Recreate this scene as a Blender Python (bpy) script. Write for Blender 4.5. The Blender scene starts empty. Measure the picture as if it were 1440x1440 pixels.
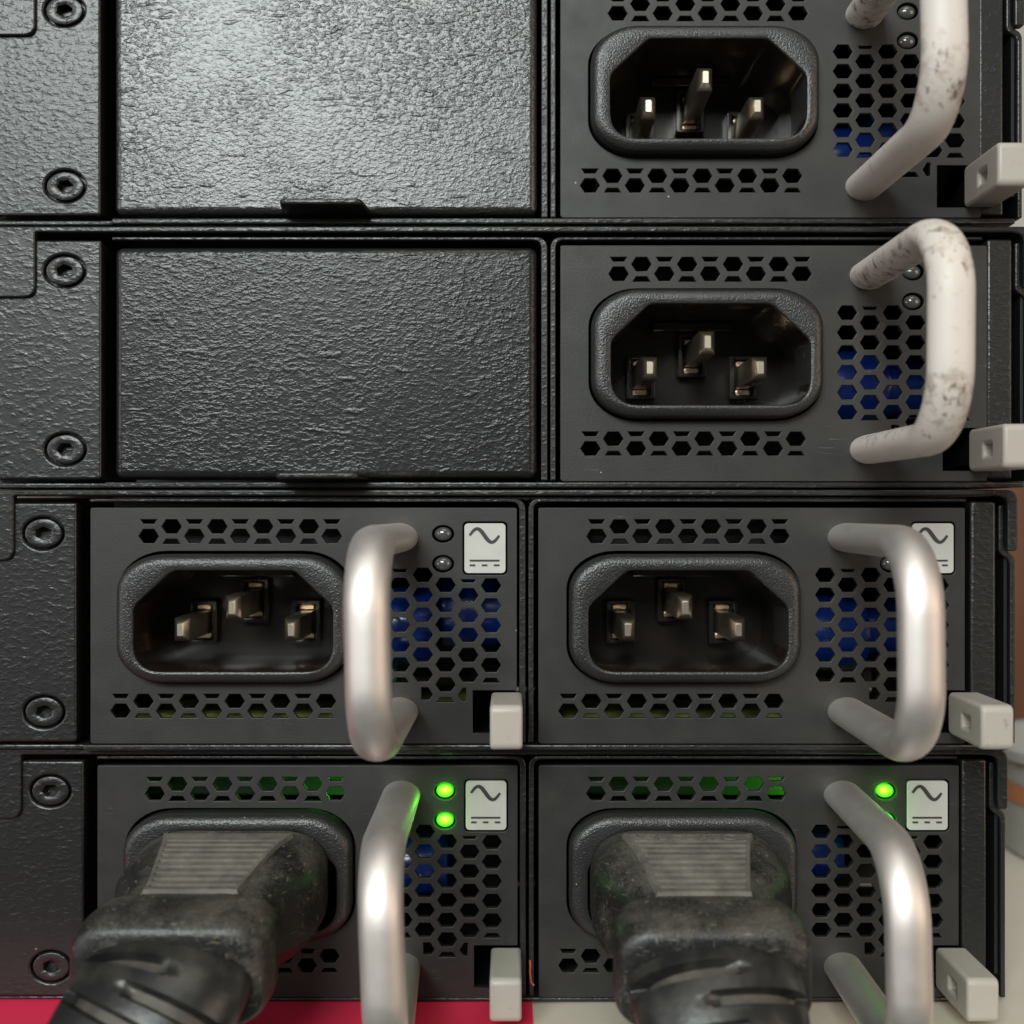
import bpy, bmesh, math, random
from mathutils import Vector, Matrix, noise
random.seed(7)

# ---------------------------------------------------------------- units
# One drawing unit ("unit") is 1/8.2125 mm.  Drawing axes: x to the right, y down,
# d towards the viewer.  The rack faces stand at d = 0; x = y = 720 is the middle.
U = 0.001 / 8.2125
TABLE_Y = 1419.0                      # height line of the table top


def V(x, y, d):                       # local drawing vector -> metres
    return Vector((x * U, -d * U, -y * U))


def W(x, y, d=0.0):                   # drawing position -> world position (table top is z = 0)
    return Vector(((x - 720) * U, -d * U, (TABLE_Y - y) * U))


scene = bpy.context.scene
C = scene.collection

# ---------------------------------------------------------------- camera
CAM_D = 1642.0
cam = bpy.data.cameras.new('camera')
cam_o = bpy.data.objects.new('camera', cam)
C.objects.link(cam_o)
cam_o.location = W(720, 720, CAM_D)
cam_o.rotation_euler = (math.radians(90), 0, 0)
cam.sensor_fit = 'HORIZONTAL'
cam.sensor_width = 36.0
cam.lens = 36.0 * CAM_D / 1440.0
cam.clip_start = 0.005
cam.clip_end = 20.0
cam.dof.use_dof = True
cam.dof.focus_distance = (CAM_D - 10) * U
cam.dof.aperture_fstop = cam.lens / 2.6
scene.camera = cam_o

# ---------------------------------------------------------------- world and lamps
world = bpy.data.worlds.new('World')
scene.world = world
world.use_nodes = True
bg = world.node_tree.nodes['Background']
bg.inputs[0].default_value = (0.62, 0.63, 0.62, 1)
bg.inputs[1].default_value = 0.08


def area(name, loc, target, sx, sy, power, col):
    l = bpy.data.lights.new(name, 'AREA')
    l.shape = 'RECTANGLE'
    l.size = sx
    l.size_y = sy
    l.energy = power
    l.color = col
    o = bpy.data.objects.new(name, l)
    C.objects.link(o)
    o.location = loc
    o.rotation_euler = (Vector(target) - Vector(loc)).to_track_quat('-Z', 'Y').to_euler()
    return o


area('window_light', (-0.46, -1.75, 0.98), (0, 0, 0.09), 0.95, 0.58, 37.0, (0.93, 1.0, 0.97))
area('ceiling_light', (0.15, -0.80, 1.60), (0, 0, 0.09), 0.9, 0.6, 5.0, (1.0, 0.95, 0.86))
area('side_light', (-1.35, -0.95, 0.30), (0, 0, 0.09), 0.7, 1.1, 6.5, (1.0, 0.95, 0.945))
area('room_light', (1.30, -1.00, 0.30), (0, 0, 0.09), 0.8, 1.0, 8.0, (1.0, 0.78, 0.60))

scene.view_settings.view_transform = 'Standard'
scene.view_settings.look = 'None'
scene.view_settings.gamma = 1.0
scene.view_settings.exposure = 0.0
scene.view_settings.use_curve_mapping = False
scene.cycles.use_denoising = True
scene.cycles.max_bounces = 8
scene.cycles.sample_clamp_indirect = 6.0

# ---------------------------------------------------------------- materials
MATS = {}


class NT:
    def __init__(self, name):
        self.m = bpy.data.materials.new(name)
        self.m.use_nodes = True
        self.t = self.m.node_tree
        self.b = self.t.nodes['Principled BSDF']
        tc = self.t.nodes.new('ShaderNodeTexCoord')
        oi = self.t.nodes.new('ShaderNodeObjectInfo')
        mul = self.t.nodes.new('ShaderNodeMath')
        mul.operation = 'MULTIPLY'
        mul.inputs[1].default_value = 3000.0
        self.t.links.new(oi.outputs['Random'], mul.inputs[0])
        sc = self.t.nodes.new('ShaderNodeVectorMath')
        sc.operation = 'SCALE'
        sc.inputs['Scale'].default_value = 1.0 / U
        self.t.links.new(tc.outputs['Object'], sc.inputs[0])
        ad = self.t.nodes.new('ShaderNodeVectorMath')
        ad.operation = 'ADD'
        self.t.links.new(sc.outputs[0], ad.inputs[0])
        self.t.links.new(mul.outputs[0], ad.inputs[1])
        self.co = ad.outputs[0]
        self.local = sc.outputs[0]

    def link(self, a, b):
        self.t.links.new(a, b)

    def mapped(self, scale, src=None, rot=(0, 0, 0)):
        n = self.t.nodes.new('ShaderNodeMapping')
        n.inputs['Scale'].default_value = scale
        n.inputs['Rotation'].default_value = rot
        self.link(src or self.co, n.inputs[0])
        return n.outputs[0]

    def noise(self, scale, detail=2.0, rough=0.5, dist=0.0, co=None):
        n = self.t.nodes.new('ShaderNodeTexNoise')
        n.inputs['Scale'].default_value = scale
        n.inputs['Detail'].default_value = detail
        n.inputs['Roughness'].default_value = rough
        n.inputs['Distortion'].default_value = dist
        self.link(co or self.co, n.inputs['Vector'])
        return n.outputs[0]

    def voronoi(self, scale, co=None, feature='F1'):
        n = self.t.nodes.new('ShaderNodeTexVoronoi')
        n.feature = feature
        n.inputs['Scale'].default_value = scale
        self.link(co or self.co, n.inputs['Vector'])
        return n.outputs['Distance']

    def ramp(self, src, stops, interp='LINEAR'):
        n = self.t.nodes.new('ShaderNodeValToRGB')
        n.color_ramp.interpolation = interp
        el = n.color_ramp.elements
        while len(el) < len(stops):
            el.new(0.5)
        for e, (p, c) in zip(el, stops):
            e.position = p
            e.color = c if isinstance(c, tuple) else (c, c, c, 1)
        self.link(src, n.inputs[0])
        return n.outputs[0]

    def math(self, op, a, b):
        n = self.t.nodes.new('ShaderNodeMath')
        n.operation = op
        for i, v in enumerate((a, b)):
            if isinstance(v, (int, float)):
                n.inputs[i].default_value = v
            else:
                self.link(v, n.inputs[i])
        return n.outputs[0]

    def mix(self, fac, a, b):
        n = self.t.nodes.new('ShaderNodeMix')
        n.data_type = 'RGBA'
        for i, v in ((0, fac), (6, a), (7, b)):
            if isinstance(v, (int, float)):
                n.inputs[i].default_value = v
            elif isinstance(v, tuple):
                n.inputs[i].default_value = v
            else:
                self.link(v, n.inputs[i])
        return n.outputs[2]

    def bump(self, h, dist, strength=1.0):
        n = self.t.nodes.new('ShaderNodeBump')
        n.inputs['Distance'].default_value = dist * U
        n.inputs['Strength'].default_value = strength
        self.link(h, n.inputs['Height'])
        self.link(n.outputs[0], self.b.inputs['Normal'])
        self.link(n.outputs[0], self.b.inputs['Coat Normal'])
        return n

    def set(self, **kw):
        for k, v in kw.items():
            k = {'color': 'Base Color', 'rough': 'Roughness', 'metal': 'Metallic',
                 'spec': 'Specular IOR Level', 'coat': 'Coat Weight', 'emit': 'Emission Color',
                 'power': 'Emission Strength', 'trans': 'Transmission Weight'}[k]
            i = self.b.inputs[k]
            if hasattr(v, 'is_output') or isinstance(v, bpy.types.NodeSocket):
                self.link(v, i)
            else:
                i.default_value = v
        return self


def rgb(r, g, b):
    return (r, g, b, 1.0)


def specks(n, scale, lo, gate=0.62):
    """sparse little dots, gated by a broad noise"""
    v = n.voronoi(scale)
    d = n.ramp(v, [(lo * 0.6, 1.0), (lo, 0.0)])
    g = n.ramp(n.noise(scale * 0.55, 1.0), [(gate, 0.0), (gate + 0.03, 1.0)])
    return n.math('MULTIPLY', d, g)


def make_materials():
    # wrinkled powder coat of the housings
    n = NT('powder_coat')
    c1 = n.mapped((0.75, 1.0, 1.3))
    h = n.math('ADD', n.ramp(n.noise(0.12, 2.0, 0.5, 0.3, c1), [(0.42, 0.0), (0.54, 0.25), (0.74, 1.0)]), n.math('MULTIPLY', n.noise(0.2, 1.0, 0.5, 0.1, c1), 0.30))
    n.bump(h, 0.9, 0.5)
    dust = specks(n, 0.03, 0.045, 0.6)
    n.set(color=n.mix(dust, rgb(0.013, 0.0135, 0.0135), rgb(0.3, 0.29, 0.26)), rough=0.38, spec=0.45, coat=0.22)
    n.b.inputs['Coat Roughness'].default_value = 0.22
    MATS['powder'] = n.m
    # coarser wrinkle paint of the filler panels, second copy less glossy to paint in its dimmer light
    for nm, ro, cw in (('wrinkle_glossy', 0.40, 0.55), ('wrinkle_shaded', 0.30, 0.12)):
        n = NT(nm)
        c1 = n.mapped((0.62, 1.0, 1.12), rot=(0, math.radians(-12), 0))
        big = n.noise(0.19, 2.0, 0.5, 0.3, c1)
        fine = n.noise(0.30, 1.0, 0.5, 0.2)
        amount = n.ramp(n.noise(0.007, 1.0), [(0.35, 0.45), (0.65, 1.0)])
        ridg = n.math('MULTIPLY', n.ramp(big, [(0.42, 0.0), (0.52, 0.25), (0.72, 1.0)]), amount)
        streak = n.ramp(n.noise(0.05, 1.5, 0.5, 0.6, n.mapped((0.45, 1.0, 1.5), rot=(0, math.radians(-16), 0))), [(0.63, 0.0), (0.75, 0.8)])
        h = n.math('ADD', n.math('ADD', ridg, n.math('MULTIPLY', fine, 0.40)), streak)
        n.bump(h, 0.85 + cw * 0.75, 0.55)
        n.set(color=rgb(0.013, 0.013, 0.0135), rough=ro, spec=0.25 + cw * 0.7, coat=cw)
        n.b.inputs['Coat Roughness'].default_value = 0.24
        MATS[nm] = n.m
    # smooth satin faceplates
    n = NT('satin_faceplate')
    grain = n.noise(0.55, 1.0)
    n.bump(grain, 0.35, 0.5)
    dust = specks(n, 0.035, 0.05, 0.6)
    sc = n.mapped((0.02, 0.02, 0.35))
    scuff = n.ramp(n.noise(1.0, 3.0, 0.6, 0.0, sc), [(0.66, 0.0), (0.74, 1.0)])
    scg = n.ramp(n.noise(0.012, 1.0), [(0.56, 0.0), (0.64, 1.0)])
    base = n.mix(n.ramp(n.noise(0.02, 3.0), [(0.35, 0.0), (0.7, 1.0)]), rgb(0.017, 0.0165, 0.016), rgb(0.024, 0.023, 0.0215))
    base = n.mix(n.math('MULTIPLY', n.math('MULTIPLY', scuff, scg), 0.35), base, rgb(0.22, 0.21, 0.2))
    base = n.mix(dust, base, rgb(0.42, 0.40, 0.36))
    n.set(color=base, rough=n.ramp(n.noise(0.03, 3.0), [(0.3, 0.46), (0.7, 0.56)]), spec=0.5)
    MATS['face'] = n.m
    # moulded black plastic of the inlets
    n = NT('moulded_plastic')
    h = n.noise(0.42, 1.5, 0.5, 0.2)
    n.bump(h, 1.4, 0.6)
    dust = specks(n, 0.06, 0.07, 0.56)
    n.set(color=n.mix(dust, rgb(0.019, 0.019, 0.019), rgb(0.32, 0.29, 0.22)), rough=0.34, spec=0.65)
    MATS['plastic'] = n.m
    n = NT('inner_plastic')
    n.set(color=rgb(0.013, 0.009, 0.007), rough=0.24, spec=0.5)  # recess shade and a warm brown reflection put into the colour
    MATS['inner'] = n.m
    n = NT('black_metal')
    n.bump(n.noise(0.2, 2.0), 0.8, 0.4)
    n.set(color=rgb(0.010, 0.010, 0.011), rough=0.42)
    MATS['dark'] = n.m
    n = NT('nickel_brass')
    h = n.noise(0.12, 2.0)
    n.set(color=n.mix(h, rgb(0.86, 0.79, 0.64), rgb(0.72, 0.63, 0.48)), rough=0.31, metal=1.0)
    MATS['brass'] = n.m
    n = NT('copper')
    n.set(color=rgb(0.85, 0.62, 0.42), rough=0.32, metal=1.0)
    MATS['copper'] = n.m
    # bare aluminium
    n = NT('satin_aluminium')
    s = n.mapped((0.5, 0.5, 0.04))
    n.bump(n.noise(0.7, 2.0, 0.5, 0.0), 0.25, 0.35)
    mark = n.ramp(n.noise(0.035, 4.0, 0.65), [(0.60, 0.0), (0.72, 1.0)])
    col = n.mix(n.math('MULTIPLY', mark, 0.12), rgb(0.84, 0.79, 0.75), rgb(0.60, 0.55, 0.50))
    n.set(color=col, rough=n.ramp(n.noise(0.05, 3.0), [(0.3, 0.53), (0.7, 0.57)]), metal=1.0)
    MATS['alu'] = n.m
    # off-white painted handles with grime
    n = NT('stained_white_paint')
    n.bump(n.noise(0.35, 2.0), 0.6, 0.4)
    loc = n.mapped((1.0, 1.0, 1.0))
    blot = n.noise(0.055, 5.0, 0.62, 0.3, loc)
    zone = n.noise(0.011, 1.0, 0.5, 0.0, loc)
    sep = n.t.nodes.new('ShaderNodeSeparateXYZ')
    n.link(n.local, sep.inputs[0])
    ly = n.math('MULTIPLY', sep.outputs[2], -1.0 / 400.0)
    band = n.ramp(ly, [(0.05, 0.0), (0.12, 0.9), (0.26, 0.75), (0.33, 0.15), (0.47, 0.15), (0.56, 1.0), (0.66, 0.9), (0.74, 0.2)])
    m1 = n.ramp(n.math('ADD', blot, n.math('MULTIPLY', band, 0.20)), [(0.66, 0.0), (0.80, 1.0)])
    st = n.noise(1.0, 4.0, 0.65, 0.2, n.mapped((0.075, 0.075, 0.05)))
    m2 = n.ramp(n.math('ADD', st, n.math('MULTIPLY', band, 0.16)), [(0.68, 0.0), (0.78, 1.0)])
    base = n.mix(n.noise(0.012, 2.0), rgb(0.63, 0.565, 0.515), rgb(0.70, 0.64, 0.59))
    base = n.mix(n.math('MULTIPLY', m1, 0.42), base, rgb(0.25, 0.15, 0.08))
    base = n.mix(n.math('MULTIPLY', m2, 0.8), base, rgb(0.11, 0.075, 0.05))
    n.set(color=base, rough=0.46, spec=0.45)
    MATS['painted'] = n.m
    n = NT('lever_plastic')
    st = n.ramp(n.noise(0.045, 4.0, 0.6), [(0.64, 0.0), (0.72, 1.0)])
    n.set(color=n.mix(n.math('MULTIPLY', st, 0.5), rgb(0.43, 0.395, 0.35), rgb(0.26, 0.21, 0.15)), rough=0.42)
    n.bump(n.noise(0.3, 2.0), 0.4, 0.3)
    MATS['lever'] = n.m
    n = NT('label_white')
    n.set(color=n.mix(n.noise(0.04, 2.0), rgb(0.47, 0.47, 0.445), rgb(0.53, 0.53, 0.50)), rough=0.5)
    MATS['label'] = n.m
    n = NT('label_ink')
    n.set(color=rgb(0.035, 0.035, 0.035), rough=0.6)
    MATS['ink'] = n.m
    # LED lenses
    n = NT('led_off')
    n.set(color=rgb(0.07, 0.072, 0.07), rough=0.15, coat=0.6)
    MATS['led_off'] = n.m
    n = NT('led_green')
    lw = n.t.nodes.new('ShaderNodeLayerWeight')
    lw.inputs[0].default_value = 0.35
    core = n.ramp(lw.outputs['Facing'], [(0.0, rgb(0.42, 1.0, 0.03)), (0.16, rgb(0.12, 0.8, 0.008)), (0.45, rgb(0.01, 0.40, 0.006)), (1.0, rgb(0.0, 0.22, 0.004))])
    n.set(color=rgb(0.02, 0.3, 0.02), emit=core, power=2.0, rough=0.2)
    MATS['led_green'] = n.m
    n = NT('capacitor_sleeve')
    n.set(color=rgb(0.006, 0.030, 0.21), rough=0.25, coat=0.3)
    MATS['blue'] = n.m
    n = NT('circuit_board')
    n.set(color=n.mix(n.ramp(n.noise(0.03, 3.0), [(0.45, 0.0), (0.55, 1.0)]), rgb(0.40, 0.42, 0.10), rgb(0.22, 0.30, 0.08)), rough=0.5)
    MATS['board'] = n.m
    n = NT('teal_part')
    n.set(color=rgb(0.02, 0.14, 0.15), rough=0.4)
    MATS['teal'] = n.m
    # dusty rubber
    n = NT('dusty_rubber')
    g = n.noise(0.012, 6.0, 0.7)
    f = n.noise(0.25, 3.0, 0.6)
    geo = n.t.nodes.new('ShaderNodeNewGeometry')
    sz = n.t.nodes.new('ShaderNodeSeparateXYZ')
    n.link(geo.outputs['Normal'], sz.inputs[0])
    upz = n.ramp(sz.outputs[2], [(0.35, 0.0), (0.95, 0.16)])
    d = n.ramp(n.math('ADD', n.math('ADD', g, n.math('MULTIPLY', f, 0.35)), upz), [(0.70, 0.0), (1.30, 1.0)])
    sc = n.ramp(n.noise(1.0, 2.0, 0.5, 0.0, n.mapped((0.06, 0.06, 0.4), rot=(0.3, 0.7, 0.0))), [(0.67, 0.0), (0.71, 1.0)])
    sc2 = n.ramp(n.noise(1.0, 2.0, 0.5, 0.0, n.mapped((0.35, 0.06, 0.05), rot=(0.0, -0.5, 0.3))), [(0.68, 0.0), (0.72, 1.0)])
    col = n.mix(d, rgb(0.014, 0.0137, 0.0135), rgb(0.095, 0.086, 0.070))
    col = n.mix(n.math('MULTIPLY', n.math('MAXIMUM', sc, sc2), 0.45), col, rgb(0.24, 0.21, 0.16))
    n.set(color=col, rough=n.ramp(d, [(0.0, 0.36), (1.0, 0.75)]), spec=0.5)
    n.bump(n.math('ADD', f, n.math('MULTIPLY', g, 2.0)), 1.4, 0.55)
    MATS['rubber'] = n.m
    n = NT('smooth_rubber')
    g = n.ramp(n.noise(0.02, 4.0, 0.6), [(0.45, 0.0), (0.75, 1.0)])
    n.set(color=n.mix(g, rgb(0.013, 0.0135, 0.0135), rgb(0.045, 0.042, 0.035)), rough=0.34, spec=0.5)
    n.bump(n.noise(0.12, 3.0), 0.8, 0.4)
    MATS['cable'] = n.m
    n = NT('slot_lit')  # pale slots: light on their upward faces put into the colour
    n.set(color=n.mix(n.ramp(n.noise(0.03, 4.0, 0.6), [(0.4, 0.0), (0.7, 1.0)]), rgb(0.045, 0.042, 0.036), rgb(0.10, 0.09, 0.072)), rough=0.55)
    MATS['slot'] = n.m
    n = NT('grip_dust')
    g = n.ramp(n.noise(0.03, 6.0, 0.7), [(0.35, 0.0), (0.68, 1.0)])
    n.set(color=n.mix(g, rgb(0.085, 0.079, 0.067), rgb(0.17, 0.156, 0.13)), rough=0.7)
    MATS['grip'] = n.m
    # surroundings
    n = NT('red_mat')
    n.set(color=n.mix(n.noise(0.01, 3.0), rgb(0.78, 0.024, 0.085), rgb(0.84, 0.032, 0.10)), rough=0.55)
    MATS['red'] = n.m
    n = NT('cream_table')
    n.set(color=n.mix(n.noise(0.006, 3.0), rgb(0.66, 0.58, 0.47), rgb(0.72, 0.66, 0.57)), rough=0.45)
    MATS['cream'] = n.m
    n = NT('brown_wood')
    s = n.mapped((1.0, 1.0, 0.06))
    n.set(color=n.mix(n.noise(0.02, 4.0, 0.5, 0.5, s), rgb(0.07, 0.022, 0.009), rgb(0.16, 0.058, 0.02)), rough=0.5)
    MATS['wood'] = n.m
    n = NT('wall_paint')
    n.set(color=rgb(0.55, 0.54, 0.50), rough=0.8)
    MATS['wall'] = n.m
    n = NT('white_ceramic')
    n.set(color=rgb(0.40, 0.40, 0.37), rough=0.45)
    MATS['white'] = n.m
    n = NT('orange_plastic')
    n.set(color=rgb(0.50, 0.20, 0.07), rough=0.5)
    MATS['orange'] = n.m
    n = NT('grey_plastic')
    n.set(color=rgb(0.10, 0.12, 0.11), rough=0.5)
    MATS['grey'] = n.m
    n = NT('red_thread')
    n.set(color=rgb(0.55, 0.10, 0.05), rough=0.5)
    MATS['thread'] = n.m


make_materials()

# ---------------------------------------------------------------- mesh helpers


def finish(bm, name, mat, parent=None, angle=38, smooth=True, loc=None, recalc=True, flat=False):
    bmesh.ops.remove_doubles(bm, verts=bm.verts, dist=U * 0.02)
    if recalc:
        bmesh.ops.recalc_face_normals(bm, faces=bm.faces)
    me = bpy.data.meshes.new(name)
    bm.to_mesh(me)
    bm.free()
    return mesh_obj(me, name, mat, parent, angle, smooth, loc, flat)


def mesh_obj(me, name, mat, parent=None, angle=38, smooth=True, loc=None, flat=False):
    if smooth:
        me.shade_smooth()
        me.set_sharp_from_angle(angle=math.radians(angle))
        if flat:
            for p in me.polygons:
                if max(abs(c) for c in p.normal) > 0.9995:
                    p.use_smooth = False
    mats = mat if isinstance(mat, (list, tuple)) else [mat]
    me.materials.clear()
    for m in mats:
        me.materials.append(MATS[m])
    o = bpy.data.objects.new(name, me)
    C.objects.link(o)
    if parent is not None:
        o.parent = parent
    if loc is not None:
        o.location = loc
    return o


def thing(name, label, cat, loc, group=None):
    o = bpy.data.objects.new(name, None)
    o.empty_display_size = 0.01
    C.objects.link(o)
    o.location = loc
    o['label'] = label
    o['category'] = cat
    if group:
        o['group'] = group
    return o


def tag(o, label, cat, group=None):
    o['label'] = label
    o['category'] = cat
    if group:
        o['group'] = group
    return o


def add_box(bm, x0, x1, y0, y1, d0, d1, bevel=0.0, seg=2):
    t = bmesh.new()
    vs = [t.verts.new(V(x, y, d)) for x in (x0, x1) for y in (y0, y1) for d in (d0, d1)]
    for f in ((0, 1, 3, 2), (4, 6, 7, 5), (0, 4, 5, 1), (2, 3, 7, 6), (0, 2, 6, 4), (1, 5, 7, 3)):
        t.faces.new([vs[i] for i in f])
    bmesh.ops.recalc_face_normals(t, faces=t.faces)
    if bevel:
        bmesh.ops.bevel(t, geom=list(t.edges), offset=bevel * U, segments=seg, profile=0.5, affect='EDGES')
    me = bpy.data.meshes.new('tmp')
    t.to_mesh(me)
    t.free()
    bm.from_mesh(me)
    bpy.data.meshes.remove(me)


def box(name, x0, x1, y0, y1, d0, d1, mat, parent=None, bevel=0.0, seg=2, loc=None):
    bm = bmesh.new()
    add_box(bm, x0, x1, y0, y1, d0, d1, bevel, seg)
    return finish(bm, name, mat, parent, loc=loc, flat=True)


def add_loft(bm, rings, cap0=False, cap1=False, closed=True):
    vr = [[bm.verts.new(V(*p)) for p in r] for r in rings]
    n = len(vr[0])
    for a, b in zip(vr, vr[1:]):
        for i in range(n if closed else n - 1):
            j = (i + 1) % n
            try:
                bm.faces.new((a[i], a[j], b[j], b[i]))
            except ValueError:
                pass
    if cap0:
        bm.faces.new(vr[0])
    if cap1:
        bm.faces.new(list(reversed(vr[-1])))


def loft(name, rings, mat, parent=None, cap0=False, cap1=False, angle=38, loc=None):
    bm = bmesh.new()
    add_loft(bm, rings, cap0, cap1)
    return finish(bm, name, mat, parent, angle, loc=loc)


def rrect(x0, x1, y0, y1, rx, ry=None, n=8):
    ry = rx if ry is None else ry
    pts = []
    for cx, cy, a0 in ((x1 - rx, y0 + ry, -90), (x1 - rx, y1 - ry, 0), (x0 + rx, y1 - ry, 90), (x0 + rx, y0 + ry, 180)):
        for i in range(n + 1):
            a = math.radians(a0 + 90 * i / n)
            pts.append((cx + rx * math.cos(a), cy + ry * math.sin(a)))
    return pts


def ell(cx, cy, rx, ry, n=32):
    return [(cx + rx * math.cos(2 * math.pi * i / n), cy + ry * math.sin(2 * math.pi * i / n)) for i in range(n)]


def round_poly(pts, radii, n=5):
    """polygon with quadratic rounded corners"""
    out = []
    m = len(pts)
    for i in range(m):
        p, a, b = Vector(pts[i]), Vector(pts[i - 1]), Vector(pts[(i + 1) % m])
        r = radii[i] if isinstance(radii, (list, tuple)) else radii
        if r <= 0:
            out.append(tuple(p))
            continue
        u = (a - p).normalized() * min(r, (a - p).length * 0.49)
        w = (b - p).normalized() * min(r, (b - p).length * 0.49)
        for k in range(n + 1):
            t = k / n
            q = (p + u) * (1 - t) ** 2 + p * 2 * t * (1 - t) + (p + w) * t * t
            out.append(tuple(q))
    return out


def plate_mesh(outlines, d0, d1, bevel=0.0, res=2, swap=None):
    cu = bpy.data.curves.new('tmp', 'CURVE')
    cu.dimensions = '2D'
    cu.fill_mode = 'BOTH'
    cu.extrude = (d1 - d0) / 2 - bevel
    cu.bevel_depth = bevel
    cu.bevel_resolution = res
    cu.offset = -bevel
    for pts in outlines:
        s = cu.splines.new('POLY')
        s.points.add(len(pts) - 1)
        for p, q in zip(s.points, pts):
            p.co = (q[0], -q[1], 0, 1)
        s.use_cyclic_u = True
    o = bpy.data.objects.new('tmp', cu)
    C.objects.link(o)
    me = bpy.data.meshes.new_from_object(o)
    bpy.data.objects.remove(o)
    bpy.data.curves.remove(cu)
    mid = (d0 + d1) / 2
    for v in me.vertices:
        x, y, d = v.co.x, -v.co.y, v.co.z + mid
        if swap:
            x, y, d = swap(x, y, d)
        v.co = V(x, y, d)
    bm = bmesh.new()
    bm.from_mesh(me)
    bpy.data.meshes.remove(me)
    return bm


def plate(name, outlines, d0, d1, mat, parent=None, bevel=0.0, res=2, angle=38, swap=None, loc=None):
    return finish(plate_mesh(outlines, d0, d1, bevel, res, swap), name, mat, parent, angle, loc=loc, flat=True)


def tube_rings(path, rx, ry, n=20, up=(1, 0, 0)):
    """elliptic tube; rx along the drawing x axis side, ry in the bending plane"""
    rings = []
    m = len(path)
    for i, p in enumerate(path):
        a = Vector(path[max(0, i - 1)])
        b = Vector(path[min(m - 1, i + 1)])
        t = (b - a).normalized()
        s = Vector(up)
        s = (s - t * s.dot(t)).normalized()
        w = t.cross(s).normalized()
        kx = rx[i] if isinstance(rx, (list, tuple)) else rx
        ky = ry[i] if isinstance(ry, (list, tuple)) else ry
        rings.append([tuple(Vector(p) + s * kx * math.cos(2 * math.pi * k / n) + w * ky * math.sin(2 * math.pi * k / n)) for k in range(n)])
    return rings


def clip(poly, x0, x1, y0, y1):
    def cut(pts, f, inter):
        out = []
        for i in range(len(pts)):
            a, b = pts[i - 1], pts[i]
            fa, fb = f(a), f(b)
            if fb:
                if not fa:
                    out.append(inter(a, b))
                out.append(b)
            elif fa:
                out.append(inter(a, b))
        return out

    def ix(x):
        return lambda a, b: (x, a[1] + (b[1] - a[1]) * (x - a[0]) / (b[0] - a[0]))

    def iy(y):
        return lambda a, b: (a[0] + (b[0] - a[0]) * (y - a[1]) / (b[1] - a[1]), y)
    for f, g in ((lambda p: p[0] >= x0, ix(x0)), (lambda p: p[0] <= x1, ix(x1)), (lambda p: p[1] >= y0, iy(y0)), (lambda p: p[1] <= y1, iy(y1))):
        if poly:
            poly = cut(poly, f, g)
    return poly


def hexagon(cx, cy, w=14.2, h=9.9):
    return [(cx - w, cy), (cx - w * 0.54, cy - h), (cx + w * 0.54, cy - h), (cx + w, cy), (cx + w * 0.54, cy + h), (cx - w * 0.54, cy + h)]


def area2(p):
    return abs(sum(p[i - 1][0] * p[i][1] - p[i][0] * p[i - 1][1] for i in range(len(p)))) / 2


# ---------------------------------------------------------------- vents of the power supplies
def vent_holes():
    H = []
    B = (-1e4, 1e4)
    for i in range(5):
        x = 82 + 64.4 * i
        H.append(hexagon(x, 40))
        H.append(clip(hexagon(x, 12.7), *B, 16.5, 60))
    for i in range(4):
        x = 114.2 + 64.4 * i
        H.append(hexagon(x, 26.4))
        H.append(clip(hexagon(x, 53.7), *B, 0, 51))
    for i in range(5):
        x = 74.5 + 64.2 * i
        H.append(hexagon(x, 272))
        H.append(clip(hexagon(x, 299.3), *B, 0, 295.5))
        x = 42.4 + 64.2 * i
        H.append(hexagon(x, 285.7))
        H.append(clip(hexagon(x, 258.4), *B, 262, 400))
    xs = [403.5 + 32 * i for i in range(6)]
    for i in range(6):
        H.append(hexagon(xs[0], 94.6 + 28 * i))
        H.append(hexagon(xs[2], 94.6 + 28 * i))
        H.append(hexagon(xs[3], 108.6 + 28 * i))
    for i in range(5):
        H.append(hexagon(xs[1], 108.6 + 28 * i))
        H.append(hexagon(xs[4], 123.2 + 28 * i))
        H.append(hexagon(xs[5], 109.5 + 28 * i))
    H.append(clip(hexagon(xs[1], 80.6), *B, 86.5, 400))
    H.append(clip(hexagon(xs[1], 248.6), *B, 0, 246))
    H.append(clip(hexagon(xs[4], 95.2), *B, 101, 400))
    H.append(clip(hexagon(xs[5], 249.5), *B, 0, 246))
    H.append(clip(hexagon(xs[2], 262.6), xs[2] - 2, 1e4, 0, 270))
    H.append(clip(hexagon(xs[4], 263.2), 0, xs[4] - 3, 0, 272))
    H.append(clip(hexagon(xs[3], 276.6), *B, 0, 273.5))
    return [h for h in H if len(h) > 2 and area2(h) > 8]


def ray_ring(poly, cx, cy, angs):
    out = []
    for a in angs:
        dx, dy = math.cos(a), math.sin(a)
        best = None
        for i in range(len(poly)):
            x1, y1 = poly[i - 1][0] - cx, poly[i - 1][1] - cy
            x2, y2 = poly[i][0] - cx, poly[i][1] - cy
            ex, ey = x2 - x1, y2 - y1
            den = dx * ey - dy * ex
            if abs(den) < 1e-9:
                continue
            t = (x1 * ey - y1 * ex) / den
            s = (x1 * dy - y1 * dx) / den
            if t > 0 and -1e-6 <= s <= 1 + 1e-6 and (best is None or t > best):
                best = t
        out.append((cx + dx * best, cy + dy * best))
    return out


CAV = dict(x0=69, x1=345, y0=87, y1=227)
ICX, ICY = 204.0, 154.5


def cavity_poly(g=0.0):
    x0, x1, y0, y1 = CAV['x0'] - g, CAV['x1'] + g, CAV['y0'] - g, CAV['y1'] + g
    pts = [(x0 + 54, y0), (x1 - 54, y0), (x1, y0 + 50), (x1, y1), (x0, y1), (x0, y0 + 50)]
    return round_poly(pts, [8, 8, 10, 40, 40, 10], 8)


FACE_RIM = 28.0
FLOOR_D = -138.0


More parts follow.
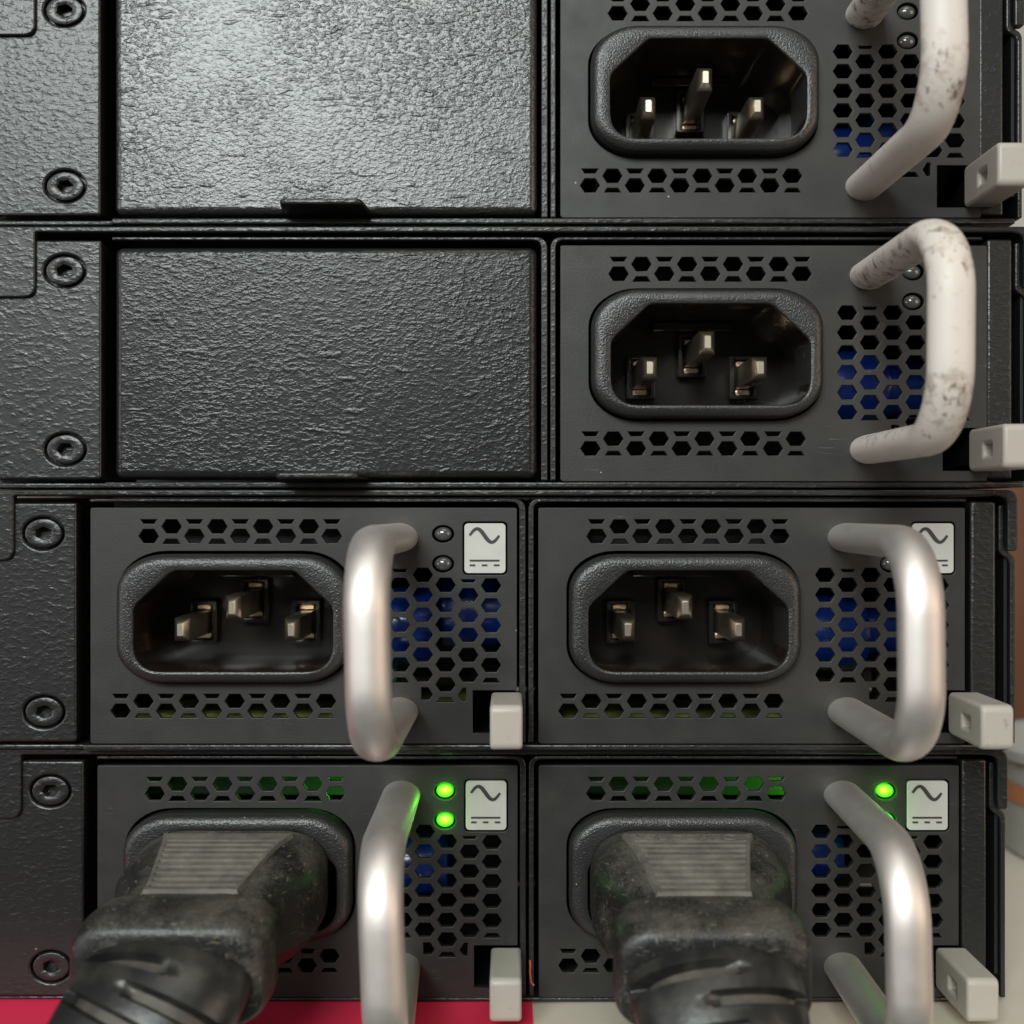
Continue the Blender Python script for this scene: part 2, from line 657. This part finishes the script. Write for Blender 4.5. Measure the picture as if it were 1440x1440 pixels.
def build_inlet(parent):
    angs = set(round(2 * math.pi * i / 160, 5) for i in range(160))
    for p in cavity_poly():
        angs.add(round(math.atan2(p[1] - ICY, p[0] - ICX) % (2 * math.pi), 5))
    angs = sorted(angs)

    def outer(g):
        return ray_ring(rrect(43 - g, 365 + g, 65 - g, 244 + g, 66 + g * 0.8, 52 + g * 0.8, 12), ICX, ICY, angs)

    def inner(g):
        return ray_ring(cavity_poly(g), ICX, ICY, angs)

    def ring(pts, d):
        return [(p[0], p[1], d) for p in pts]
    rings = [ring(outer(0), -9), ring(outer(0), FACE_RIM - 14)]
    R = 13.0
    for k in range(1, 6):
        a = math.radians(90 * k / 5)
        rings.append(ring(outer(-R * (1 - math.cos(a))), FACE_RIM - R + R * math.sin(a)))
    rings.append(ring(inner(3.0), FACE_RIM))
    rings.append(ring(inner(1.0), FACE_RIM - 0.8))
    rings.append(ring(inner(0.0), FACE_RIM - 3))
    rings.append(ring(inner(-1.0), -60))
    rings.append(ring(inner(-2.0), FLOOR_D))
    inlet = loft('inlet', rings, ['plastic', 'inner'], parent, angle=30)
    for p in inlet.data.polygons:
        if p.center.y > -(FACE_RIM - 4) * U and abs(p.center.x / U - ICX) < 139.5 and abs(-p.center.z / U - ICY - 2.5) < 71.5:
            p.material_index = 1
    floor = plate('inlet_floor', [inner(-1.5)], FLOOR_D - 4, FLOOR_D, 'inner', inlet)
    box('ledge', ICX - 60, ICX + 60, 90, 103, FLOOR_D, FLOOR_D + 26, 'inner', inlet, 1.5)
    for x, y, tip in ((126, 172, 0), (204, 139, 22), (282, 172, 0)):
        hw, hh = 11.0, 16.5
        rr = []
        for d, w, h in ((FLOOR_D, hw, hh), (tip - 13, hw, hh), (tip - 11, hw - 0.5, hh - 0.6), (tip - 0.6, hw * 0.42, hh * 0.55), (tip, hw * 0.36, hh * 0.50)):
            rr.append([(q[0], q[1], d) for q in rrect(x - w, x + w, y - h, y + h, 1.2, 1.2, 2)])
        loft('pin', rr, 'brass', inlet, cap1=True, angle=25)
        plate('pin_collar', [rrect(x - 22, x + 22, y - 33, y + 33, 4), rrect(x - 15, x + 15, y - 27, y + 27, 2)], FLOOR_D - 1, FLOOR_D + 20, 'inner', inlet, 1.5)
        for s in (-1, 1):
            box('terminal', x - 11, x + 11, y + s * 22 - 4.0, y + s * 22 + 4.0, FLOOR_D, FLOOR_D + 9, 'copper', inlet, 1.5)
    return inlet


HOLES = vent_holes()


def sine_strip(x0, x1, cy, amp, t):
    top, bot = [], []
    n = 28
    for i in range(n + 1):
        s = i / n
        x = x0 + (x1 - x0) * s
        y = cy - amp * math.sin(2 * math.pi * s)
        dy = -amp * math.cos(2 * math.pi * s) * 2 * math.pi
        dx = (x1 - x0)
        L = math.hypot(dx, dy)
        nx, ny = -dy / L, dx / L
        tt = t * (0.55 + 0.45 * math.sin(math.pi * s))
        top.append((x + nx * tt * 1.15, y + ny * tt))
        bot.append((x - nx * tt * 1.15, y - ny * tt))
    return top + bot[::-1]


def build_psu(px, py, d, label, handle_mat, with_label, lit, lever_dx=0.0, hx=0.0, hx2=0.0, caps=None, ptint=None):
    t = thing('power_supply', label, 'power supply', W(px, py, d), 'power supplies slotted into the stacked units')
    outline = round_poly([(0, 0), (600, 0), (600, 257), (538, 257), (538, 317), (600, 317), (600, 332), (0, 332)], [3, 3, 0, 0, 0, 0, 3, 5], 3)
    holes = list(HOLES)
    holes.append(rrect(40, 368, 61, 247, 68, 54, 10))
    holes.append(ell(496, 37, 15.5, 12.3, 28))
    holes.append(ell(496, 79, 15.5, 12.3, 28))
    if with_label:
        holes.append(rrect(523.5, 586.5, 19.5, 94.5, 7))
    fp = plate('faceplate', [outline] + holes, -9, 0, 'face', t, bevel=0.9, res=1)
    bm = bmesh.new()
    add_box(bm, 1.5, 6, 2, 330, -480, -9.3)
    add_box(bm, 594, 598.5, 2, 255, -480, -9.3)
    add_box(bm, 6, 594, 2, 6, -480, -9.3)
    add_box(bm, 6, 594, 326, 330, -480, -9.3)
    add_box(bm, 6, 594, 6, 326, -480, -474)
    add_box(bm, 530, 536, 250, 326, -200, -9.3)
    add_box(bm, 536, 594, 250, 255, -200, -9.3)
    finish(bm, 'housing', 'dark', t)
    box('circuit_board', 10, 525, 303, 307, -460, -14, 'dark' if lit else 'board', t)  # black in the bottom unit, painting in the shade on its board
    # pieces glimpsed through the vents
    for (cx, cy, r, x0, x1, dd) in (caps or []):
        bm = bmesh.new()
        prof = [(x0, r * 0.86), (x0 + 3, r * 0.97), (x0 + 8, r), (x1 - 10, r), (x1 - 3, r * 0.97), (x1, r * 0.84)]
        rings = [[(xx, cy + rr * math.sin(2 * math.pi * k / 28), dd + rr * math.cos(2 * math.pi * k / 28)) for k in range(28)] for xx, rr in prof]
        add_loft(bm, rings, True, True)
        finish(bm, 'capacitor', 'blue', t)
    box('transformer', 60, 330, 200, 300, -330, -200, 'dark', t, 4)
    box('filter_block', 50, 372, 10, 60, -130, -70, 'dark', t, 4)
    box('heat_sink', 380, 420, 226, 300, -190, -110, 'teal', t, 3)
    # handle: one bent rod
    R, D = 82.0, 304.0
    y0, y1 = 42.0, 287.0
    path = [(434, y0, -14), (434, y0, 0)]
    for k in range(6):
        path.append((434, y0, (D - R) * (k + 1) / 7))
    for k in range(13):
        a = math.radians(90 * k / 12)
        path.append((434, y0 + R - R * math.cos(a), D - R + R * math.sin(a)))
    for k in range(1, 4):
        path.append((434, y0 + R + (y1 - y0 - 2 * R) * k / 4, D))
    for k in range(13):
        a = math.radians(90 * k / 12)
        path.append((434, y1 - R + R * math.sin(a), D - R + R * math.cos(a)))
    for k in range(6):
        path.append((434, y1, (D - R) * (6 - k) / 7))
    path += [(434, y1, 0), (434, y1, -14)]
    path = [(x + (hx + (hx2 - hx) * max(0, min(1, (y - y0) / (y1 - y0)))) * max(0, dd) / D, y, dd) for x, y, dd in path]
    loft('handle', tube_rings(path, 27.0, 20.5, 28), handle_mat, t, True, True, angle=60)
    # release lever
    x0, x1 = 577 + lever_dx - 6, 620 + lever_dx - 6
    yt, yb, df = 259.0, 318.0, 116.0
    prof = rrect(-4, df, yt, yb, 9, 9, 5)
    slot = rrect(48, 76, 282, 299, 2, 2, 2)
    lv = plate('lever', [prof, slot], x0, x1, 'lever', t, bevel=5.0, res=3, swap=lambda a, b, c: (c, b, a))
    box('slot_floor', x0 + 14, x1 - 8, 281, 300, 47, 77, 'lever', lv)
    box('lever_stem', x0 + 9, x1 - 9, yt + 12, yb - 10, -110, -4.5, 'dark', lv)
    # lamps
    for y in (37, 79):
        rings = []
        for k in range(8):
            a = math.radians(90 * k / 7.001)
            rings.append([(p[0], p[1], -6 + 8 * math.sin(a)) for p in ell(496, y, 12.5 * math.cos(a), 10 * math.cos(a), 24)])
        rings.insert(0, [(p[0], p[1], -14) for p in ell(496, y, 12.5, 10, 24)])
        loft('indicator_light', rings, 'led_green' if lit else 'led_off', t, True, True, angle=60)
    if lit:
        l = bpy.data.lights.new('indicator_glow', 'SPOT')
        l.energy = 0.16
        l.color = (0.10, 1.0, 0.03)
        l.shadow_soft_size = 5 * U
        l.spot_size = math.radians(62)
        l.spot_blend = 0.6
        o = bpy.data.objects.new('indicator_glow', l)
        C.objects.link(o)
        o.parent = t
        o.location = V(470, 30, -36)
        o.rotation_euler = (V(250, 32, -66) - V(470, 30, -36)).to_track_quat('-Z', 'Y').to_euler()
    if lit:
        for y in (37, 79):
            l = bpy.data.lights.new('indicator_spill', 'POINT')
            l.energy = 0.0004
            l.color = (0.12, 1.0, 0.03)
            l.shadow_soft_size = 5 * U
            o = bpy.data.objects.new('indicator_spill', l)
            C.objects.link(o)
            o.parent = t
            o.location = V(496, y, 9)
    if with_label:
        lb = plate('label', [rrect(526, 584, 22, 92, 5.5)], -7, 0.4, 'label', t, bevel=0.6, res=1)
        plate('wave_mark', [sine_strip(533.5, 575, 39, 9.5, 2.6)], 0.2, 1.0, 'ink', lb)
        plate('line_mark', [rrect(533.5, 575.5, 73.0, 75.6, 0.4)], 0.2, 1.0, 'ink', lb)
        for k in range(3):
            plate('dash_mark', [rrect(533.5 + 17 * k, 541.5 + 17 * k, 79.6, 82.2, 0.4)], 0.2, 1.0, 'ink', lb)
    build_inlet(t)
    return t


# ---------------------------------------------------------------- the four units
def build_screw(parent, x, y, twist=0.0):
    rings = []
    def er(rx, ry, d, n=36):
        return [(p[0], p[1], d) for p in ell(x, y, rx, ry, n)]
    def hx(r, d, n=36):
        out = []
        for i in range(n):
            a = 2 * math.pi * i / n
            b = (a + twist) % (math.pi / 3) - math.pi / 6
            q = r * math.cos(math.pi / 6) / math.cos(b)
            out.append((x + 1.3 * q * math.cos(a), y + q * math.sin(a), d))
        return out
    rings = [er(25, 19.5, -14), er(26.5, 20.8, -2.0), er(25.5, 19.8, 0.6), er(23, 18, 1.4), er(15, 11.6, 1.2), hx(9.8, 0.0), hx(9.4, -16)]
    return loft('screw', rings, 'powder', parent, True, True, angle=28)


def build_switch(R, T, d, label, right_dx, left_dx, pr, bottom=True, lip_y=(333, 341)):
    t = thing('network_switch', label, 'network switch', W(R, T + 341, d), 'stacked network switches')
    o = Vector((0, 0, 341 * U))                       # parts are drawn from the face corner

    def add(fn, *a, **k):
        ob = fn(*a, **k)
        ob.location = o
        return ob
    LX = -860
    # rear panel on the left with screw holes
    sx = [(-697 + left_dx, 36), (-696 + left_dx, 287)]
    holes = [ell(x, y, 29.5, 23.2, 36) for x, y in sx]
    add(plate, 'rear_panel', [round_poly([(LX, -7), (pr, -7), (pr, 329), (LX, 329)], [0, 3, 5, 0], 4)] + holes, -14, 1.5, 'powder', t, bevel=3.5, res=3, angle=50)
    add(box, 'bay_wall', LX + 2, pr - 1.5, -3, 326, -160, -15, 'powder', t)
    for x, y in sx:
        s = build_screw(t, x, y, random.uniform(0, 1))
        s.location = o
    # lid: thin edge along the top with a flap at either end
    rx = right_dx
    lid = round_poly([(LX, -25), (671 + rx, -25), (671 + rx, 61), (657 + rx, 61), (657 + rx, -13), (640 + rx, -17), (-736 + left_dx, -17), (-736 + left_dx, 74), (LX, 74)],
                     [0, 16, 5, 3, 12, 0, 4, 17, 0], 6)
    add(plate, 'lid', [lid], -6, 7.5, 'powder', t, bevel=2.2, res=2)
    add(box, 'lid_sheet', LX, 668 + rx, -24, -18, -560, -7, 'dark', t)
    # folded frames of the two bays
    f1 = round_poly([(-632, -13), (-18, -13), (-18, 331), (-27, 331), (-27, -8), (-632, -8)], [1, 17, 1, 1, 12, 1], 6)
    f2 = round_poly([(603 + rx, -13), (-14, -13), (-14, 331), (-6.5, 331), (-6.5, -8), (603 + rx, -8)], [1, 17, 1, 1, 12, 1], 6)
    add(plate, 'bay_frame', [f1], -22, -3, 'powder', t, bevel=1.6, res=2)
    add(plate, 'bay_frame', [f2], -22, -3, 'powder', t, bevel=1.6, res=2)
    bm = bmesh.new()
    add_box(bm, -632, -18, -12, -9, -520, -23)
    add_box(bm, -14, 600 + rx, -12, -9, -520, -23)
    add_box(bm, -25, -20, -8, 331, -520, -23)
    add_box(bm, -12.5, -8, -8, 331, -520, -23)
    add_box(bm, LX, 668 + rx, -17.5, 332, -530, -522)
    add_box(bm, 657.5 + rx, 662 + rx, -17.5, 300, -521, -7)
    add_box(bm, LX, pr - 4, -16, 332, -165, -161)
    add_box(bm, 604 + rx, 663 + rx, -16, 332, -128, -121)
    finish(bm, 'bay_liner', 'dark', t).location = o
    # lower edge
    add(box, 'floor_edge', -640, 660 + rx, lip_y[0], lip_y[1], -500, 2.5, 'powder', t, 2.4, 2)
    add(box, 'floor_edge', LX, -641, lip_y[0] + 1.5, lip_y[1], -500, -6, 'powder', t, 2.0, 2)
    # right-hand strip and side wall
    add(box, 'corner_strip', 608 + rx, 644 + rx, -9, 329, -120, 0, 'powder', t, 4, 3)
    w = round_poly([(648 + rx, -4), (655 + rx, -4), (655 + rx, 58), (671 + rx, 68), (671 + rx, 332), (664 + rx, 332), (664 + rx, 74), (648 + rx, 64)],
                   [3, 3, 8, 8, 2, 2, 8, 8], 5)
    add(plate, 'side_wall', [w], -400, -1, 'powder', t, bevel=2.0, res=2)
    return t


rows = [dict(R=789, T=-32, d=-25, rdx=-11), dict(R=788, T=345, d=0, rdx=-8), dict(R=757, T=714, d=0, rdx=0), dict(R=758, T=1082, d=-25, rdx=-4)]
names = ['black metal network switch at the top of the stack, brightest filler panel',
         'black network switch second from the top with a dimly lit filler panel',
         'black network switch third from the top with two empty power inlets',
         'black network switch at the bottom of the stack, powered by two plugged cords']
for i, (r, nm) in enumerate(zip(rows, names)):
    build_switch(r['R'], r['T'], r['d'], nm, r['rdx'], (-11, 0, 1, 0)[i], (-656, -645, -649, -649)[i], lip_y=(333, 341) if i < 3 else (330.5, 336.5))


def build_filler(R, T, d, label, paint):
    t = thing('filler_panel', label, 'filler panel', W(R, T, d), 'blank filler panels in the empty bays')
    bm = bmesh.new()
    add_box(bm, -636 if d < 0 else -626, -33, 3, 328, -90, 4, 11, 5)
    finish(bm, 'cover', paint, t, angle=50, flat=True)
    # pull tab: a bent tongue on the lower edge
    pts = round_poly([(-392, 318), (-276, 318), (-262, 334), (-402, 334)], [5, 5, 3, 3], 3)
    plate('pull_tab', [round_poly([(-396, -10), (-268, -10), (-276, 66), (-388, 66)], [1, 1, 9, 9], 4)], 321.5, 329.5, 'powder', t, bevel=2.8, res=2,
          swap=lambda a, b, c: (a, c, b))
    return t


build_filler(789, -32, -25, 'blank black filler panel with shiny wrinkled paint, in the top unit', 'wrinkle_glossy')
build_filler(788, 345, 0, 'blank black filler panel with wrinkled paint in dimmer light, in the second unit', 'wrinkle_shaded')

cA = [(470, 222, 58, 392, 480, -130), (505, 165, 40, 488, 560, -190)]
cB = [(470, 188, 58, 392, 492, -130), (545, 186, 44, 500, 592, -180)]
cC = [(455, 175, 60, 388, 478, -105), (520, 158, 56, 484, 590, -150)]
psu = [
    build_psu(789, -32, -25, 'power supply in the top unit, off-white handle cut by the upper picture edge', 'painted', False, False, 6, -2, 4, cA),
    build_psu(788, 345, 0, 'power supply in the second unit with a grimy off-white painted handle', 'painted', False, False, 4, 2, 0, cB),
    build_psu(127, 714, 0, 'left power supply of the third unit, empty inlet and silver handle', 'alu', True, False, -7, -9, -4, cC),
    build_psu(757, 714, 0, 'right power supply of the third unit, empty inlet and silver handle', 'alu', True, False, 6, -3, -1, cB),
    build_psu(128, 1082, -25, 'left power supply of the bottom unit with green lamps and cord plugged in', 'alu', True, True, -9, 2, 12, [(470, 172, 50, 424, 498, -120)]),
    build_psu(758, 1082, -25, 'right power supply of the bottom unit with green lamps and cord plugged in', 'alu', True, True, -4, -12, -6, [(470, 165, 44, 400, 470, -150)]),
]


# ---------------------------------------------------------------- power cords
def build_cord(px, py, d, label, sx, lean, text=None, bump=False):
    """origin = middle of the inlet at the face; sx, sy = lean of the plug towards the collar"""
    t = thing('power_lead', label, 'power cord', W(px, py, d), 'black power cords plugged into the bottom unit')

    def off(dd):
        s = max(0.0, (dd - 30) / 270.0)
        return sx * s, lean * s
    secs = [(31, 126, 66, 50), (34, 131, 71, 54), (60, 134, 74, 56), (105, 133, 73, 56), (135, 128, 71, 54), (160, 116, 68, 48), (185, 99, 64, 40), (210, 88, 61, 36), (236, 85, 60, 36),
            ]
    rings = []
    for dd, hw, hh, r in secs:
        ox, oy = off(dd)
        rings.append([(q[0], q[1], dd) for q in rrect(ox - hw, ox + hw, oy - hh, oy + hh, r * 1.15, r * 0.9, 9)])
    loft('plug', rings, 'rubber', t, True, True, angle=50)
    secs = [(228, 100, 53, 34), (229, 106, 58, 36), (233, 111, 61, 38), (240, 113, 62.5, 39), (270, 116, 64, 40), (300, 115, 63, 40), (309, 113, 61, 40), (315, 109, 58, 38), (319, 102, 53, 36), (320.5, 92, 46, 32)]
    rings = []
    for dd, hw, hh, r in secs:
        ox, oy = off(dd)
        rings.append([(q[0], q[1], dd) for q in rrect(ox - hw, ox + hw, oy - hh, oy + hh, r * 1.05, r * 0.85, 9)])
    loft('collar', rings, 'rubber', t, True, True, angle=50)
    # ribbed thumb grip on top
    bm = bmesh.new()
    prof = []
    n = 9
    d0, d1 = 64.0, 226.0
    dd = d0
    step = (d1 - d0 - 26) / n
    prof.append((d0, -2.0))
    prof.append((d0 + 3, 5.0))
    prof.append((d0 + 26, 5.0))
    for k in range(n):
        a = d0 + 26 + k * step
        prof += [(a + step * 0.06, -5.0), (a + step * 0.36, -5.0), (a + step * 0.44, 5.0), (a + step * 0.97, 5.0)]
    prof.append((d1 + 1, -3.0))

    def hh_at(x):
        tab = [(31, 66), (60, 74), (105, 73), (135, 71), (160, 68), (185, 64), (210, 61), (240, 60)]
        for (a, b), (c, e) in zip(tab, tab[1:]):
            if x <= c:
                return b + (e - b) * (x - a) / (c - a)
        return 60
    rings = []
    for dd, h in prof:
        s = (dd - d0) / (d1 - d0)
        ox, oy = off(dd)
        hw = 82 - 30 * min(1, s * 1.05) ** 0.8
        y = oy - hh_at(dd)
        # soft-edged strip across
        rail = min(4.5, 2.5 + h) if dd > d1 - 1 else 4.5
        rings.append([(ox - hw - 9, y + 6, dd), (ox - hw - 6, y - rail, dd), (ox - hw - 1, y - rail, dd), (ox - hw + 0.5, y - h, dd),
                      (ox + hw - 0.5, y - h, dd), (ox + hw + 1, y - rail, dd), (ox + hw + 6, y - rail, dd), (ox + hw + 9, y + 6, dd)])
    add_loft(bm, rings, closed=False)
    gr = finish(bm, 'grip', ['grip', 'cable'], t, angle=20)
    for p in gr.data.polygons:
        c = p.center
        if all(-(gr.data.vertices[v].co.z) / U > off(-c.y / U)[1] - hh_at(-c.y / U) + 1.5 for v in p.vertices):
            p.material_index = 1  # groove shade painted with the darker material; ridge tops carry dust
    if text:
        cu = bpy.data.curves.new('tmp', 'FONT')
        cu.body = text
        cu.size = 24
        cu.extrude = 1.0
        cu.align_x = 'CENTER'
        ob = bpy.data.objects.new('tmp', cu)
        C.objects.link(ob)
        me = bpy.data.meshes.new_from_object(ob)
        bpy.data.objects.remove(ob)
        bpy.data.curves.remove(cu)
        for v in me.vertices:
            x, z, h = v.co.x * 1.15, v.co.y, v.co.z
            ddd = 88 - z
            ox, oy = off(ddd)
            v.co = V(x + ox - 4, oy - hh_at(ddd) - 5.2 - h, ddd)
        mesh_obj(me, 'raised_lettering', 'grip', t, smooth=False)
    # strain relief with staggered slots, then the cord itself
    ox, oy = off(318)
    path = []
    a, b = Vector((ox, oy + 3, 314)), Vector((ox + (-112 if px < 720 else 26), oy + 225, 420))
    c0, c1 = a + Vector((-4 if px < 720 else 2, 26, 56)), b - Vector((-22 if px < 720 else 6, 70, 12))
    N = 150
    for k in range(N + 1):
        s = k / N
        path.append(tuple(a * (1 - s) ** 3 + c0 * 3 * s * (1 - s) ** 2 + c1 * 3 * s * s * (1 - s) + b * s ** 3))
    rx = [103 - 26 * (k / N) for k in range(N + 1)]
    ry = [56 - 8 * (k / N) for k in range(N + 1)]
    rings = tube_rings(path, rx, ry, 64)
    out = []
    per = 16
    slots = 5
    gl = {}
    for k, r in enumerate(rings):
        cen = Vector(path[k])
        q, ph = divmod(k - 5, per)
        nr = []
        for i, p in enumerate(r):
            ang = 2 * math.pi * i / 64
            xx, yy = math.cos(ang), math.sin(ang)
            g = 0.0
            if k >= 5 and 2 <= ph <= 11 and q < 2 * slots:
                side = xx if q % 2 else -xx
                u = (ph - 6.5) / 4.5                       # -1..1 across the slot
                end = -0.26 + 0.10 * abs(u)                # rounded slot end
                e = min(1.0, max(0.0, (side - end) / 0.10))
                f = min(1.0, (1.0 - abs(u)) / 0.30)
                y_ok = min(1.0, max(0.0, (abs(yy) - 0.10) / 0.12))
                g = e * f * y_ok
            gl[(k, i)] = g
            nr.append(tuple(cen + (Vector(p) - cen) * (1 - 0.19 * g)))
        out.append(nr)
    sr = loft('strain_relief', out, ['cable', 'slot'], t, True, True, angle=40)
    for p in sr.data.polygons:
        k, i = divmod(p.index, 64)
        if k < N and gl[(k, i)] > 0.9 and gl[(k + 1, i)] > 0.9:
            p.material_index = 1
    a = Vector(path[-1])
    tdir = (Vector(path[-1]) - Vector(path[-4])).normalized()
    side = -1 if px < 720 else 1
    b = Vector((a.x + side * 90, a.y + 1500, a.z + 60))
    cp = []
    for k in range(25):
        s = k / 24
        p1, p2 = a - tdir * 16, a + tdir * 300
        p3 = b - Vector((side * 40, 500, 0))
        cp.append(tuple(p1 * (1 - s) ** 3 + p2 * 3 * s * (1 - s) ** 2 + p3 * 3 * s * s * (1 - s) + b * s ** 3))
    loft('cable', tube_rings(cp, 42, 33, 20), 'cable', t, True, True, angle=60)
    return t


build_cord(128 + ICX, 1082 + ICY, -25, 'dusty black power cord plugged into the left inlet of the bottom unit', -13, 20)
build_cord(758 + ICX, 1082 + ICY, -25, 'dusty black power cord plugged into the right inlet of the bottom unit', -6, 24, text='WECOREC')

# a stray red thread caught in the gap of the bottom unit
th = [(0, 0, 0), (0.6, 8, 0.5), (0, 16, 0), (0.8, 24, 0.6), (1.5, 31, 1.2), (6, 35, 3)]
o = loft('thread', tube_rings(th, 1.3, 1.0, 6), 'thread', None, True, True, angle=60, loc=W(745.5, 1358, -20))
tag(o, 'short red thread caught in the gap between the bottom power supplies', 'thread')

# ---------------------------------------------------------------- table and what is behind
tb = box('table', 720 - 2600 - 720, 4500 - 720, 3, 160, -2050, 200, 'cream', None, 3, loc=W(720, TABLE_Y, 0))
tb['kind'] = 'structure'
mat_o = box('mat', -2300, 29, 0, 2.4, -1500, 150, 'red', None, 1.0, loc=W(720, TABLE_Y, 0))
tag(mat_o, 'bright red mat lying under the stack on the table', 'mat')
wall = box('wall', -6000, 6000, -8000, 4000, -7060, -7000, 'wall', None, loc=W(720, TABLE_Y, 0))
wall['kind'] = 'structure'
fl = box('floor', -6000, 6000, 5600, 5640, -7000, 4000, 'grey', None, loc=W(720, TABLE_Y, 0))
fl['kind'] = 'structure'

cab = thing('cabinet', 'brown wooden cabinet blurred behind the right edge of the stack', 'cabinet', W(3400, TABLE_Y + 5600, -3600))
box('side_board', -700, 1600, -6550, 0, -1200, 0, 'wood', cab, 12)
box('door', -640, 1540, -6450, -60, 1, 25, 'wood', cab, 8)

tub = thing('tub', 'pale tub with an orange band, blurred beyond the lower right edge of the stack', 'tub', W(2046, TABLE_Y + 3, -760))
rings = []
for r, y in ((290, 0), (300, -6), (312, -200), (330, -204), (330, -222), (322, -224), (304, -216), (286, -20)):
    rings.append([(p[0], y, p[1]) for p in ell(0, 0, r, r, 48)])
loft('bucket', rings, 'white', tub, True, True, angle=40)
rings = [[(p[0], y, p[1]) for p in ell(0, 0, r, r, 48)] for r, y in ((309.3, -114), (311, -114), (313, -152), (311.3, -152))]
loft('band', rings, 'orange', tub, angle=30)
